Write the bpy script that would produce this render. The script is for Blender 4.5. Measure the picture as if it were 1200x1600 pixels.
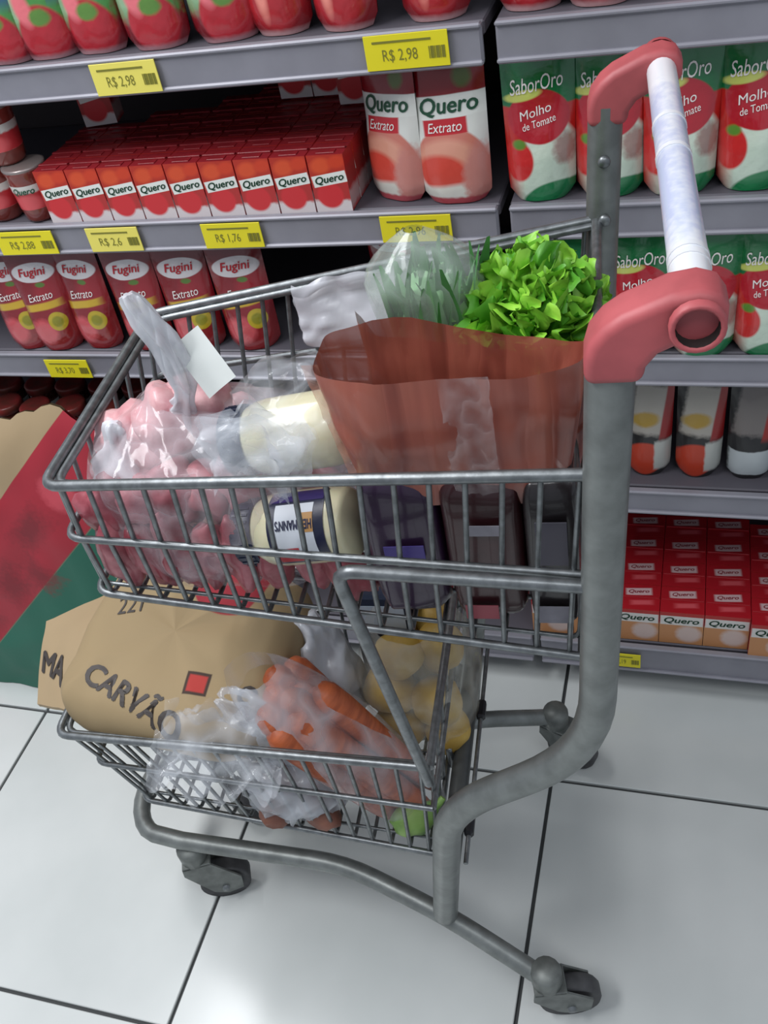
import bpy, bmesh, math, random
from mathutils import Vector, Matrix, noise
from mathutils.bvhtree import BVHTree

# ------------------------------------------------------------------ clear
for o in list(bpy.data.objects):
    bpy.data.objects.remove(o)
scene = bpy.context.scene
col = scene.collection
R = math.radians


def lin(h):
    h = h.lstrip('#')
    v = [int(h[i:i + 2], 16) / 255 for i in (0, 2, 4)]
    return tuple(x / 12.92 if x <= .04045 else ((x + .055) / 1.055) ** 2.4 for x in v) + (1,)


# ------------------------------------------------------------------ camera
F_PX, YAW, PITCH, ROLL = 1493.56, .401882, .723546, -.217803
fw = Vector((-math.sin(YAW) * math.cos(PITCH), math.cos(YAW) * math.cos(PITCH), -math.sin(PITCH)))
rt = Vector((math.cos(YAW), math.sin(YAW), 0))
up = rt.cross(fw)
r2 = math.cos(ROLL) * rt + math.sin(ROLL) * up
u2 = -math.sin(ROLL) * rt + math.cos(ROLL) * up
cd = bpy.data.cameras.new('camera')
cam = bpy.data.objects.new('camera', cd)
col.objects.link(cam)
cam.matrix_world = Matrix(((r2.x, u2.x, -fw.x, 1.17823), (r2.y, u2.y, -fw.y, -.875373), (r2.z, u2.z, -fw.z, 1.441070), (0, 0, 0, 1)))
cd.sensor_fit = 'VERTICAL'
cd.sensor_height = 36
cd.sensor_width = 27
cd.lens = F_PX / 1600 * 36
cd.clip_start = .02
scene.camera = cam

# ------------------------------------------------------------------ world, lamps, exposure
w = bpy.data.worlds.new('store_ambient')
scene.world = w
w.use_nodes = True
bg = w.node_tree.nodes['Background']
bg.inputs[0].default_value = (.80, .88, 1, 1)
bg.inputs[1].default_value = .38


def area(name, loc, size, power, colr, target):
    l = bpy.data.lights.new(name, 'AREA')
    l.shape = 'RECTANGLE'
    l.size, l.size_y = size
    l.energy = power
    l.color = colr
    o = bpy.data.objects.new(name, l)
    col.objects.link(o)
    o.location = loc
    o.rotation_euler = (Vector(target) - Vector(loc)).to_track_quat('-Z', 'Y').to_euler()
    return o


area('ceiling_fluorescent', (-.35, -.42, 2.9), (2.4, .5), 66, (.97, .98, 1), (.05, -.40, 0))
area('aisle_fluorescent', (1.6, -1.35, 2.9), (2.0, .4), 13, (.95, .98, 1), (1.1, -.2, .3))
vs = scene.view_settings
vs.view_transform = 'Standard'
vs.look = 'None'
vs.gamma = 1
vs.exposure = .22
vs.use_curve_mapping = False


# ------------------------------------------------------------------ materials
def nodes(m):
    m.use_nodes = True
    nt = m.node_tree
    return nt, nt.nodes['Principled BSDF']


def mathn(nt, op, a, b=None, clamp=False):
    n = nt.nodes.new('ShaderNodeMath')
    n.operation = op
    n.use_clamp = clamp
    for i, v in enumerate((a, b)):
        if v is None:
            continue
        if isinstance(v, (int, float)):
            n.inputs[i].default_value = v
        else:
            nt.links.new(v, n.inputs[i])
    return n.outputs[0]


def mixc(nt, fac, a, b):
    n = nt.nodes.new('ShaderNodeMix')
    n.data_type = 'RGBA'
    for k, v in ((0, fac), (6, a), (7, b)):
        if isinstance(v, tuple) or isinstance(v, float):
            n.inputs[k].default_value = v
        else:
            nt.links.new(v, n.inputs[k])
    return n.outputs[2]


def noisen(nt, scale, detail=3, coord='Object', stretch=None, rough=.5):
    t = nt.nodes.new('ShaderNodeTexCoord')
    n = nt.nodes.new('ShaderNodeTexNoise')
    n.inputs['Scale'].default_value = scale
    n.inputs['Detail'].default_value = detail
    n.inputs['Roughness'].default_value = rough
    if stretch:
        mp = nt.nodes.new('ShaderNodeMapping')
        mp.inputs['Scale'].default_value = stretch
        nt.links.new(t.outputs[coord], mp.inputs[0])
        nt.links.new(mp.outputs[0], n.inputs['Vector'])
    else:
        nt.links.new(t.outputs[coord], n.inputs['Vector'])
    return n.outputs['Fac']


def ramp(nt, fac, lo, hi, a=0., b=1.):
    n = nt.nodes.new('ShaderNodeMapRange')
    n.inputs[1].default_value = lo
    n.inputs[2].default_value = hi
    n.inputs[3].default_value = a
    n.inputs[4].default_value = b
    nt.links.new(fac, n.inputs[0])
    return n.outputs[0]


def bump(nt, bs, h, strength, dist=.002):
    n = nt.nodes.new('ShaderNodeBump')
    n.inputs['Strength'].default_value = strength
    n.inputs['Distance'].default_value = dist
    nt.links.new(h, n.inputs['Height'])
    nt.links.new(n.outputs[0], bs.inputs['Normal'])


def M(name, colr, rough=.5, metal=0., var=0., vscale=30., col2=None, bmp=0., bscale=80., stretch=None, sss=0., coat=0., trans=0.):
    m = bpy.data.materials.new(name)
    nt, bs = nodes(m)
    c = lin(colr) if isinstance(colr, str) else colr
    bs.inputs['Base Color'].default_value = c
    bs.inputs['Roughness'].default_value = rough
    bs.inputs['Metallic'].default_value = metal
    bs.inputs['Coat Weight'].default_value = coat
    if sss:
        bs.inputs['Subsurface Weight'].default_value = sss
        bs.inputs['Subsurface Radius'].default_value = (.012, .005, .003)
        bs.inputs['Subsurface Scale'].default_value = .5
    if trans:
        bs.inputs['Transmission Weight'].default_value = trans
    if var or col2:
        c2 = lin(col2) if col2 else tuple(x * (1 - var) for x in c[:3]) + (1,)
        f = ramp(nt, noisen(nt, vscale, 4, stretch=stretch), .35, .65)
        nt.links.new(mixc(nt, f, c, c2), bs.inputs['Base Color'])
    if bmp:
        bump(nt, bs, noisen(nt, bscale, 4, stretch=stretch), bmp)
    return m


def printed(name, base, layers, rough=.3, bmp=.25, bscale=45., coat=.3, axes='xz'):
    """flat print: coloured rectangles and ellipses in the object's own x/z plane"""
    m = bpy.data.materials.new(name)
    nt, bs = nodes(m)
    t = nt.nodes.new('ShaderNodeTexCoord')
    sp = nt.nodes.new('ShaderNodeSeparateXYZ')
    nt.links.new(t.outputs['Object'], sp.inputs[0])
    ix = {'x': 0, 'y': 1, 'z': 2}
    X, Z = sp.outputs[ix[axes[0]]], sp.outputs[ix[axes[1]]]
    nz = mathn(nt, 'SUBTRACT', noisen(nt, 140., 3), .5)
    cur = lin(base)
    for L in layers:
        kind, cx, cz, rx, rz, c = L[:6]
        rot = L[6] if len(L) > 6 else 0
        soft = L[7] if len(L) > 7 else .06
        wob = L[8] if len(L) > 8 else 0.
        x = mathn(nt, 'SUBTRACT', X, cx)
        z = mathn(nt, 'SUBTRACT', Z, cz)
        if rot:
            ca, sa = math.cos(rot), math.sin(rot)
            x, z = (mathn(nt, 'ADD', mathn(nt, 'MULTIPLY', x, ca), mathn(nt, 'MULTIPLY', z, sa)),
                    mathn(nt, 'SUBTRACT', mathn(nt, 'MULTIPLY', z, ca), mathn(nt, 'MULTIPLY', x, sa)))
        x = mathn(nt, 'DIVIDE', mathn(nt, 'ABSOLUTE', x), rx)
        z = mathn(nt, 'DIVIDE', mathn(nt, 'ABSOLUTE', z), rz)
        if kind == 'e':
            d = mathn(nt, 'ADD', mathn(nt, 'MULTIPLY', x, x), mathn(nt, 'MULTIPLY', z, z))
        else:
            d = mathn(nt, 'MAXIMUM', x, z)
        if wob:
            d = mathn(nt, 'ADD', d, mathn(nt, 'MULTIPLY', nz, wob))
        f = ramp(nt, d, 1 - soft, 1 + soft, 1., 0.)
        cur = mixc(nt, f, cur, lin(c))
    if isinstance(cur, tuple):
        bs.inputs['Base Color'].default_value = cur
    else:
        nt.links.new(cur, bs.inputs['Base Color'])
    bs.inputs['Roughness'].default_value = rough
    bs.inputs['Coat Weight'].default_value = coat
    bs.inputs['Coat Roughness'].default_value = .1
    if bmp:
        bump(nt, bs, noisen(nt, bscale, 3), bmp, .004)
    return m


def film(name, colr, lo, hi, scale=14., rough=.14, bmp=.5, stretch=None, col2=None, detail=1.5):
    """thin wrinkled plastic film: part clear, part milky, glossy"""
    m = bpy.data.materials.new(name)
    nt, bs = nodes(m)
    out = nt.nodes['Material Output']
    bs.inputs['Base Color'].default_value = lin(colr)
    bs.inputs['Roughness'].default_value = rough
    bs.inputs['Specular IOR Level'].default_value = .8
    tr = nt.nodes.new('ShaderNodeBsdfTransparent')
    mx = nt.nodes.new('ShaderNodeMixShader')
    n = noisen(nt, scale, detail, stretch=stretch, rough=.4)
    rid = mathn(nt, 'ABSOLUTE', mathn(nt, 'SUBTRACT', n, .5))
    nt.links.new(ramp(nt, rid, 0., .2, hi, lo), mx.inputs[0])
    nt.links.new(tr.outputs[0], mx.inputs[1])
    nt.links.new(bs.outputs[0], mx.inputs[2])
    nt.links.new(mx.outputs[0], out.inputs['Surface'])
    if col2:
        nt.links.new(mixc(nt, ramp(nt, n, .35, .65), lin(colr), lin(col2)), bs.inputs['Base Color'])
    bump(nt, bs, rid, bmp, .012)
    return m


# ------------------------------------------------------------------ mesh builder
class MB:
    def __init__(s):
        s.v, s.f, s.m, s.sm = [], [], [], []

    def add(s, vs_, fs, mat=0, smooth=False, X=None):
        b = len(s.v)
        for p in vs_:
            s.v.append(tuple(X @ Vector(p)) if X else tuple(p))
        for f in fs:
            s.f.append(tuple(b + i for i in f))
            s.m.append(mat)
            s.sm.append(smooth)

    def box(s, c, d, ch=0., mat=0, X=None):
        hx, hy, hz = d[0] / 2, d[1] / 2, d[2] / 2
        if ch <= 0:
            vs_ = [(c[0] + i * hx, c[1] + j * hy, c[2] + k * hz) for i in (-1, 1) for j in (-1, 1) for k in (-1, 1)]
            fs = [(0, 1, 3, 2), (4, 6, 7, 5), (0, 4, 5, 1), (2, 3, 7, 6), (0, 2, 6, 4), (1, 5, 7, 3)]
            s.add(vs_, fs, mat, False, X)
            return
        bm = bmesh.new()
        bmesh.ops.create_cube(bm, size=1)
        for v in bm.verts:
            v.co = Vector((v.co.x * d[0] + c[0], v.co.y * d[1] + c[1], v.co.z * d[2] + c[2]))
        bmesh.ops.bevel(bm, geom=bm.edges[:], offset=ch, segments=1, affect='EDGES', profile=.5)
        bm.verts.index_update()
        s.add([tuple(v.co) for v in bm.verts], [tuple(v.index for v in f.verts) for f in bm.faces], mat, False, X)
        bm.free()

    def grid(s, fn, nu, nv, mat=0, smooth=True, wrapu=False, wrapv=False, X=None):
        vs_ = [fn(i / (nu if wrapu else nu - 1), j / (nv if wrapv else nv - 1)) for j in range(nv) for i in range(nu)]
        fs = []
        for j in range(nv if wrapv else nv - 1):
            for i in range(nu if wrapu else nu - 1):
                a, b = i, (i + 1) % nu
                c, d = j, (j + 1) % nv
                fs.append((c * nu + a, c * nu + b, d * nu + b, d * nu + a))
        s.add(vs_, fs, mat, smooth, X)

    def tube(s, pts, r, seg=10, mat=0, cap=True, closed=False, radii=None):
        pts = [Vector(p) for p in pts]
        n = len(pts)
        rings = []
        prev = None
        for i, p in enumerate(pts):
            if closed:
                t = (pts[(i + 1) % n] - pts[i - 1])
            else:
                t = (pts[min(i + 1, n - 1)] - pts[max(i - 1, 0)])
            t.normalize()
            if prev is None:
                a = Vector((0, 0, 1)) if abs(t.z) < .9 else Vector((1, 0, 0))
                prev = t.cross(a).normalized()
            prev = (prev - t * prev.dot(t)).normalized()
            b = t.cross(prev)
            rr = radii[i] if radii else r
            rings.append([p + rr * (math.cos(k * 2 * math.pi / seg) * prev + math.sin(k * 2 * math.pi / seg) * b) for k in range(seg)])
        vs_ = [q for g in rings for q in g]
        fs = []
        for i in range(n if closed else n - 1):
            j = (i + 1) % n
            for k in range(seg):
                k2 = (k + 1) % seg
                fs.append((i * seg + k, i * seg + k2, j * seg + k2, j * seg + k))
        s.add(vs_, fs, mat, True)
        if cap and not closed:
            s.add(rings[0], [tuple(range(seg))[::-1]], mat)
            s.add(rings[-1], [tuple(range(seg))], mat)

    def lathe(s, prof, seg=20, mat=0, X=None, mats=None):
        vs_ = [(r * math.cos(2 * math.pi * k / seg), r * math.sin(2 * math.pi * k / seg), z) for r, z in prof for k in range(seg)]
        for i in range(len(prof) - 1):
            fs = [(i * seg + k, i * seg + (k + 1) % seg, (i + 1) * seg + (k + 1) % seg, (i + 1) * seg + k) for k in range(seg)]
            b = len(s.v)
            if i == 0:
                for p in vs_:
                    s.v.append(tuple(X @ Vector(p)) if X else p)
                base = b
            for f in fs:
                s.f.append(tuple(base + q for q in f))
                s.m.append(mats[i] if mats else mat)
                s.sm.append(True)

    def text(s, body, wd, ht, fn, mat=0, shear=0., bold=0.):
        vs_, fs = text_mesh(body, shear, bold)
        x0 = min(p[0] for p in vs_)
        x1 = max(p[0] for p in vs_)
        y0 = min(p[1] for p in vs_)
        y1 = max(p[1] for p in vs_)
        out = [fn((p[0] - (x0 + x1) / 2) / (x1 - x0) * wd, (p[1] - (y0 + y1) / 2) / (y1 - y0) * ht) for p in vs_]
        s.add(out, fs, mat)

    def mesh(s, name, mats):
        me = bpy.data.meshes.new(name)
        me.from_pydata(s.v, [], s.f)
        for mt in mats:
            me.materials.append(mt)
        me.polygons.foreach_set('material_index', s.m)
        me.polygons.foreach_set('use_smooth', s.sm)
        me.update()
        return me

    def build(s, name, mats, parent=None, loc=None, rot=None):
        if not isinstance(mats, (list, tuple)):
            mats = [mats]
        return obj(name, s.mesh(name, mats), parent, loc, rot)


_tc = {}


def text_mesh(body, shear=0., bold=0.):
    k = (body, shear, bold)
    if k not in _tc:
        cu = bpy.data.curves.new('t', 'FONT')
        cu.body = body
        cu.resolution_u = 3
        o = bpy.data.objects.new('t', cu)
        me = bpy.data.meshes.new_from_object(o)
        v0 = [(v.co.x + shear * v.co.y, v.co.y) for v in me.vertices]
        f0 = [tuple(p.vertices) for p in me.polygons]
        vv, ff = [], []
        for dx, dy in ([(0, 0)] if bold <= 0 else [(0, 0), (bold * 2, 0), (-bold * 2, 0), (0, bold * 1.5), (0, -bold * 1.5)]):
            ff += [tuple(i + len(vv) for i in f) for f in f0]
            vv += [(x + dx, y + dy) for x, y in v0]
        _tc[k] = (vv, ff)
        bpy.data.objects.remove(o)
        bpy.data.meshes.remove(me)
        bpy.data.curves.remove(cu)
    return _tc[k]


def obj(name, me, parent=None, loc=None, rot=None):
    o = bpy.data.objects.new(name, me)
    col.objects.link(o)
    if parent:
        o.parent = parent
    if loc is not None:
        o.location = loc
    if rot is not None:
        o.rotation_euler = rot
    return o


def tag(o, label, cat, group=None):
    o['label'] = label
    o['category'] = cat
    if group:
        o['group'] = group
    return o


def struct(o, label=None):
    o['kind'] = 'structure'
    if label:
        o['label'] = label
    return o


def empty(name, loc, rz=0.):
    o = obj(name, None, None, loc, (0, 0, rz))
    o.empty_display_size = .05
    return o


def fillet(pts, rad, n=6):
    pts = [Vector(p) for p in pts]
    rads = rad if isinstance(rad, (list, tuple)) else [rad] * len(pts)
    out = [pts[0]]
    for i in range(1, len(pts) - 1):
        a, b, c = pts[i - 1], pts[i], pts[i + 1]
        d1, d2 = (a - b), (c - b)
        k = min(rads[i], d1.length * .49, d2.length * .49)
        p, q = b + d1.normalized() * k, b + d2.normalized() * k
        for j in range(n + 1):
            t = j / n
            out.append((1 - t) ** 2 * p + 2 * t * (1 - t) * b + t * t * q)
    out.append(pts[-1])
    return out


def N(x, y, z, f=1., s=0.):
    return noise.noise(Vector((x * f + s, y * f + s * 1.7, z * f - s)))


def blob(mb, c, rad, amp=.1, freq=3., seed=0., nu=20, nv=14, p=2., mat=0, X=None, ridge=False):
    """closed rounded lump (superellipsoid with uneven surface)"""
    def fn(u, v):
        a, b = u * 2 * math.pi, (v - .5) * math.pi
        def sg(x, e):
            return math.copysign(abs(x) ** e, x)
        e = 2. / p
        d = Vector((sg(math.cos(b), e) * sg(math.cos(a), e), sg(math.cos(b), e) * sg(math.sin(a), e), sg(math.sin(b), e)))
        nn = N(d.x, d.y, d.z, freq, seed)
        if ridge:
            nn = .5 - abs(nn) * 2
        k = 1 + amp * nn
        q = (d.x * rad[0] * k, d.y * rad[1] * k, d.z * rad[2] * k)
        return tuple(X @ Vector((q[0] + c[0], q[1] + c[1], q[2] + c[2]))) if X else (q[0] + c[0], q[1] + c[1], q[2] + c[2])
    mb.grid(fn, nu, nv, mat, True, wrapu=True)


# ---- palette
METAL = M('galvanised_wire', '#85898b', .38, .75, var=.35, vscale=90., bmp=.15)
TUBE = M('painted_tube', '#868a88', .42, .55, var=.25, vscale=45., bmp=.12, bscale=120.)
DARKTUBE = M('dull_tube', '#5d6060', .5, .5, var=.2, vscale=40.)
RAIL = M('shelf_grey', '#92919a', .45, .15, var=.1, vscale=20.)
DECK = M('shelf_deck', '#5b5860', .55, .1)
BACK = M('back_panel_dark', '#2b2024', .7)
BLACK = M('black_plastic', '#15151a', .45)
WHITEP = M('white_plastic', '#e4e6ea', .35, var=.12, vscale=40., coat=.2)
PINK = M('faded_red_plastic', '#b9585c', .5, var=.22, vscale=25., bmp=.1)
RUST = M('rusty_inside', '#2a1816', .8, var=.5, vscale=60.)
RUBBER = M('grey_rubber', '#4a4a4c', .6, var=.3, vscale=60.)
FORK = M('worn_zinc', '#7b7f7c', .5, .45, var=.35, vscale=50.)
YELLOW = M('price_yellow', '#e9dc22', .5)
YELLOWP = M('price_pale_yellow', '#f0e36a', .5)
INKG = M('faded_ink', '#7e7c2c', .6)
INKK = M('brown_ink', '#3a3330', .6)
INKW = M('white_ink', '#ece6e2', .5)
INKGR = M('green_ink', '#1f4f38', .5)
INKB = M('dark_blue_ink', '#2a2d4a', .5)
INKR = M('red_ink', '#b51f2c', .5)
FILMW = film('milky_film', '#d6dae2', .3, .6, 16.)
FILMC = film('clear_film_streaky', '#dfe3ea', .08, .42, 22., stretch=(1, 1, .3))
FILMP = film('pink_tinted_film', '#e8dce2', .05, .34, 30., .07, .8)

# ------------------------------------------------------------------ floor
mb = MB()
mb.box((.6, -.6, -.011), (5.2, 4.0, .010))
floor = struct(mb.build('floor', M('grout', '#3d3f40', .8)), 'white ceramic tile floor with dark grout')
TILE = M('porcelain_tile', '#d3d6d4', .2, var=.05, vscale=3., col2='#c6cac8', bmp=.03, bscale=6.)
mb = MB()
mb.box((0, 0, -.004), (.494, .494, .008), .0012)
tme = mb.mesh('tile', [TILE])
for i in range(-3, 5):
    for j in range(-4, 2):
        obj('tile', tme, floor, (i * .5 + .25, j * .5 + .25, 0))

# ------------------------------------------------------------------ shelving
YF, YB = .235, .63
LEV = [1.5, 1.1225, .908, .688, .449, .115]


def shelf_unit(x0, x1, label, levels):
    e = empty('shelf_unit', ((x0 + x1) / 2, (YF + YB) / 2, 0))
    tag(e, label, 'shelf')
    ox, oy = e.location.x, e.location.y

    def part(name, b, mt, par=e):
        o = b.build(name, mt, par)
        return o
    b = MB()
    b.box((0, YB + .012 - oy, .95), (x1 - x0, .02, 1.9))
    part('back_panel', b, BACK)
    for k in (-1, 1):
        b = MB()
        b.box((k * ((x1 - x0) / 2 - .008), YB - .01 - oy, .95), (.03, .03, 1.9), .003)
        part('upright', b, BLACK)
    for z in levels:
        yf = YF if z > .2 else .207
        b = MB()
        b.box((0, (yf + .012 + YB) / 2 - oy, z - .008), (x1 - x0, YB - yf - .016, .016), .002)
        sh = part('shelf_board', b, DECK)
        b = MB()
        hr = .043 if z > .2 else .062
        b.box((0, yf + .005 - oy, z - hr / 2 + .001), (x1 - x0 - .002, .010, hr), .003)
        b.box((0, yf + .002 - oy, z - .001), (x1 - x0 - .002, .012, .006), .002)
        b.box((0, yf + .001 - oy, z - hr + .003), (x1 - x0 - .002, .012, .006), .002)
        part('price_rail', b, RAIL, sh)
    b = MB()
    b.box((0, .36 - oy, .025), (x1 - x0, .02, .05))
    part('base_plinth', b, BLACK)
    return e


shelf_unit(-.45, .945, 'grey shelf unit with tomato paste cartons and red pouches, left of black gap', LEV)
shelf_unit(.958, 1.85, 'grey shelf unit with green pouches, on the right behind the handle', LEV)

# ------------------------------------------------------------------ product makers


def pouch_shape(wd, ht, dp, seed=0., taper=.06, lean=0., wr=.0025):
    def half(u, v):
        pr = (1 - v) ** .55 * (.75 + .5 * math.sin(math.pi * min(1, v * 1.6)) * .6)
        return dp / 2 * max(0., (1 - abs(u) ** 2.6)) ** .7 * min(1., pr)

    def hw(v):
        return wd / 2 * (1 - taper * (1 - v)) * (1 - .22 * (max(0, .10 - v) / .10) ** 2)

    def front(x, z):
        v = min(1, max(0, z / ht))
        u = max(-1, min(1, x / hw(v)))
        y = -half(u, v) - wr * N(x * 40, z * 22, seed, 1, seed) * (1 - abs(u)) - .0008
        return y + lean * z
    return half, hw, front


def pouch_mesh(name, wd, ht, dp, mats, seed=0., texts=(), taper=.06, lean=0., wr=.003):
    half, hw, front = pouch_shape(wd, ht, dp, seed, taper, lean, wr)
    b = MB()
    b.grid(lambda u, v: ((2 * u - 1) * hw(v), front((2 * u - 1) * hw(v), v * ht), v * ht), 13, 15)
    b.grid(lambda u, v: ((1 - 2 * u) * hw(v), half(1 - 2 * u, v) + .0008 + lean * v * ht, v * ht), 13, 15)
    b.grid(lambda u, v: ((2 * u - 1) * hw(0), (1 - v) * front((2 * u - 1) * hw(0), 0) + v * (half(2 * u - 1, 0) + .0008), 0.), 13, 2)
    for body, cx, cz, tw, th, mi, rot, shear, bold in texts:
        ca, sa = math.cos(rot), math.sin(rot)
        b.text(body, tw, th, lambda x, y: (cx + x * ca - y * sa, front(cx + x * ca - y * sa, cz + x * sa + y * ca) - .0012, cz + x * sa + y * ca), mi, shear, bold)
    return b.mesh(name, mats)


CNT = {}
ORD = ['first', 'second', 'third', 'fourth', 'fifth', 'sixth', 'seventh', 'eighth', 'ninth', 'tenth', 'eleventh']

# --- top shelf: ketchup-red sauce pouches (their lower halves show)
top_layers = [('r', -.01, .115, .05, .075, '#4a9044', 0, .1, .3), ('r', -.032, .1, .014, .06, '#8fb08a', 0, .2),
              ('r', .034, .13, .010, .06, '#27408f', 0, .2),
              ('e', .006, .030, .032, .034, '#b92330', 0, .12), ('e', -.012, .062, .012, .022, '#e5727a', .2, .5),
              ('e', .008, .05, .014, .010, '#5e8a3a', 0, .4, .6), ('r', 0, .0, .06, .0055, '#a87a80', 0, .5, .4)]
TOPP = printed('sauce_pouch_print', '#7c1620', top_layers, .25, .5, 40., .8)
top_layers2 = [('e', .0, .06, .038, .055, '#b02029', 0, .2), ('e', -.015, .06, .008, .04, '#ee8f80', .1, .6),
               ('e', .006, .095, .016, .012, '#5e7a3a', 0, .4, .6), ('r', 0, .0, .06, .0055, '#b58a8c', 0, .5, .4)]
TOPP2 = printed('sauce_pouch_print_red', '#8c1a22', top_layers2, .25, .5, 40., .8)
tm1 = [pouch_mesh('sauce_pouch', .092, .2, .05, [TOPP], s) for s in (1., 2.)]
tm2 = [pouch_mesh('sauce_pouch', .084, .2, .05, [TOPP2], s) for s in (3., 4.)]
tops = [(.315, 0), (.377, 0), (.447, 0), (.535, 0), (.628, 0), (.697, 1), (.781, 1), (.888, 1), (.994, 1), (1.07, 1), (1.165, 1), (1.25, 1), (1.34, 1), (1.43, 1)]
for i, (x, k) in enumerate(tops):
    o = obj('sauce_pouch', (tm1, tm2)[k][i % 2], None, (x, .272 + .004 * (i % 3), LEV[1] + .001), (0, 0, R((-6, 5, -3, 2, 7, 0)[i % 6])))
    if i < 8:
        lb = ORD[i] + ' red sauce pouch from the left on the top shelf'
    else:
        lb = ORD[i - 8] + ' red sauce pouch right of the black gap on the top shelf'
    tag(o, lb, 'pouch', 'red sauce pouches on the top shelf')

# --- small tomato paste cartons
cw_, chh, cdp = .0505, .076, .040
CF = printed('carton_front', '#b4302f', [('r', 0, .058, .03, .02, '#b8301f', 0, .05), ('e', -.008, .062, .014, .010, '#d8502a', .2, .5), ('e', .014, .066, .012, .008, '#cf4022', .2, .5),
             ('r', 0, .0, .03, .016, '#d9cfcf', 0, .15, .5), ('e', -.002, .022, .018, .017, '#cf2f35', 0, .2),
             ('r', .001, .044, .0235, .0075, '#e9ece6', .14, .03)], .35, 0, coat=.1)
CS = printed('carton_side', '#b52a2c', [('r', 0, .016, .05, .012, '#c9a9a9', 0, .3, .8), ('r', 0, .045, .05, .012, '#a33a38', 0, .3, 1.)], .4, 0, coat=.1, axes='yz')
CT = M('carton_top', '#93222a', .4, var=.25, vscale=60.)


def carton_mesh(wd, ht, dp, front=True):
    b = MB()
    hx, hy = wd / 2, dp / 2
    vs_ = [(i * hx, j * hy, k * ht) for i in (-1, 1) for j in (-1, 1) for k in (0, 1)]
    b.add(vs_, [(0, 4, 5, 1), (2, 3, 7, 6)], 0)
    b.add(vs_, [(0, 1, 3, 2), (4, 6, 7, 5)], 1)
    b.add(vs_, [(0, 2, 6, 4)], 2)
    b.add(vs_, [(1, 5, 7, 3)], 2)
    # folded top seam and ears
    b.box((0, 0, ht + .0012), (wd * .96, .006, .0024), .0005, 2)
    b.box((0, -dp * .25, ht + .0006), (wd * .5, dp * .3, .0012), .0004, 2)
    if front:
        b.text('Quero', .040, .0115, lambda x, y: (x * .99 + y * -.14 + .001, -hy - .0006, .044 + y * .99 + x * .14), 3, .25, .012)
    return b.mesh('paste_carton', [CF, CS, CT, INKGR])


cm_f, cm_b = carton_mesh(cw_ - .0012, chh, cdp - .001), carton_mesh(cw_ - .0012, chh, cdp - .001, False)
rows = [4, 4, 5, 5, 6, 7, 7, 8, 8]
rnd = random.Random(4)
CY = .262
for c in range(9):
    for r_ in range(rows[c]):
        o = obj('paste_carton', cm_f if r_ == 0 else cm_b, None,
                (.3185 + c * .0512 + (.0 if r_ == 0 else rnd.uniform(-.0004, .0004)), CY + r_ * cdp, LEV[2] + .0012), (0, 0, 0))
        lb = ('%s small red tomato paste carton from the left in the front row' % ORD[c]) if r_ == 0 else \
            'small red paste carton, %s in depth in the %s column from the left, second shelf' % (ORD[r_], ORD[c])
        tag(o, lb, 'carton', 'small cartons on the second shelf')
for c, r_ in ((6, 5), (7, 5), (8, 4), (7, 6), (8, 5), (8, 6), (6, 6)):
    o = obj('paste_carton', cm_f if r_ == (5, 5, 4)[c - 6] else cm_b, None, (.3185 + c * .0512, CY + r_ * cdp, LEV[2] + chh + .0045))
    tag(o, 'upper-layer small carton stacked on the %s carton deep of the %s column' % (ORD[r_], ORD[c]), 'carton', 'cartons stacked on the rear rows')
o = obj('paste_carton', cm_b, None, (.325, CY + .15, LEV[2] + chh + .0045), (0, 0, R(12)))
tag(o, 'lone small red carton lying loose on top at the left', 'carton')

# --- glasses of tomato paste at the far left
GL = M('paste_glass', '#8a3b33', .12, var=.3, vscale=50., coat=.6)
GLID = M('foil_lid', '#9a8f8c', .35, .5)
GLAB = printed('glass_label', '#d8d6d0', [('r', 0, .032, .05, .013, '#c03238', 0, .1, .3), ('e', 0, .03, .02, .012, '#d8555a', 0, .4)], .4, 0, axes='xz')
b = MB()
b.lathe([(.0, 0), (.022, 0), (.0245, .004), (.0265, .02)], 22, 0)
b.lathe([(.0266, .02), (.0292, .056)], 22, 1)
b.lathe([(.0266, .02), (.0262, .018)], 22, 0)
b.lathe([(.0290, .056), (.0296, .068), (.031, .072), (.031, .076)], 22, 0)
b.lathe([(.031, .0745), (.0315, .076), (.0315, .0785), (.028, .079), (0., .0785)], 22, 2)
b.text('Quero', .034, .011, lambda x, y: (.0297 * math.sin(x / .029), -.0297 * math.cos(x / .029), .048 + y), 3, .25, .012)
gme = b.mesh('paste_glass', [GL, GLAB, GLID, INKGR])
for p_, lb in (((.262, .27, LEV[2] + .001), 'lower glass of tomato paste beside the small cartons'),
               ((.198, .276, LEV[2] + .001), 'leftmost glass of tomato paste, bottom row at the frame edge'),
               ((.236, .282, LEV[2] + .081), 'upper glass of tomato paste stacked on two others')):
    tag(obj('paste_glass', gme, None, p_, (0, 0, R(8))), lb, 'glass', 'glasses of tomato paste')

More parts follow.
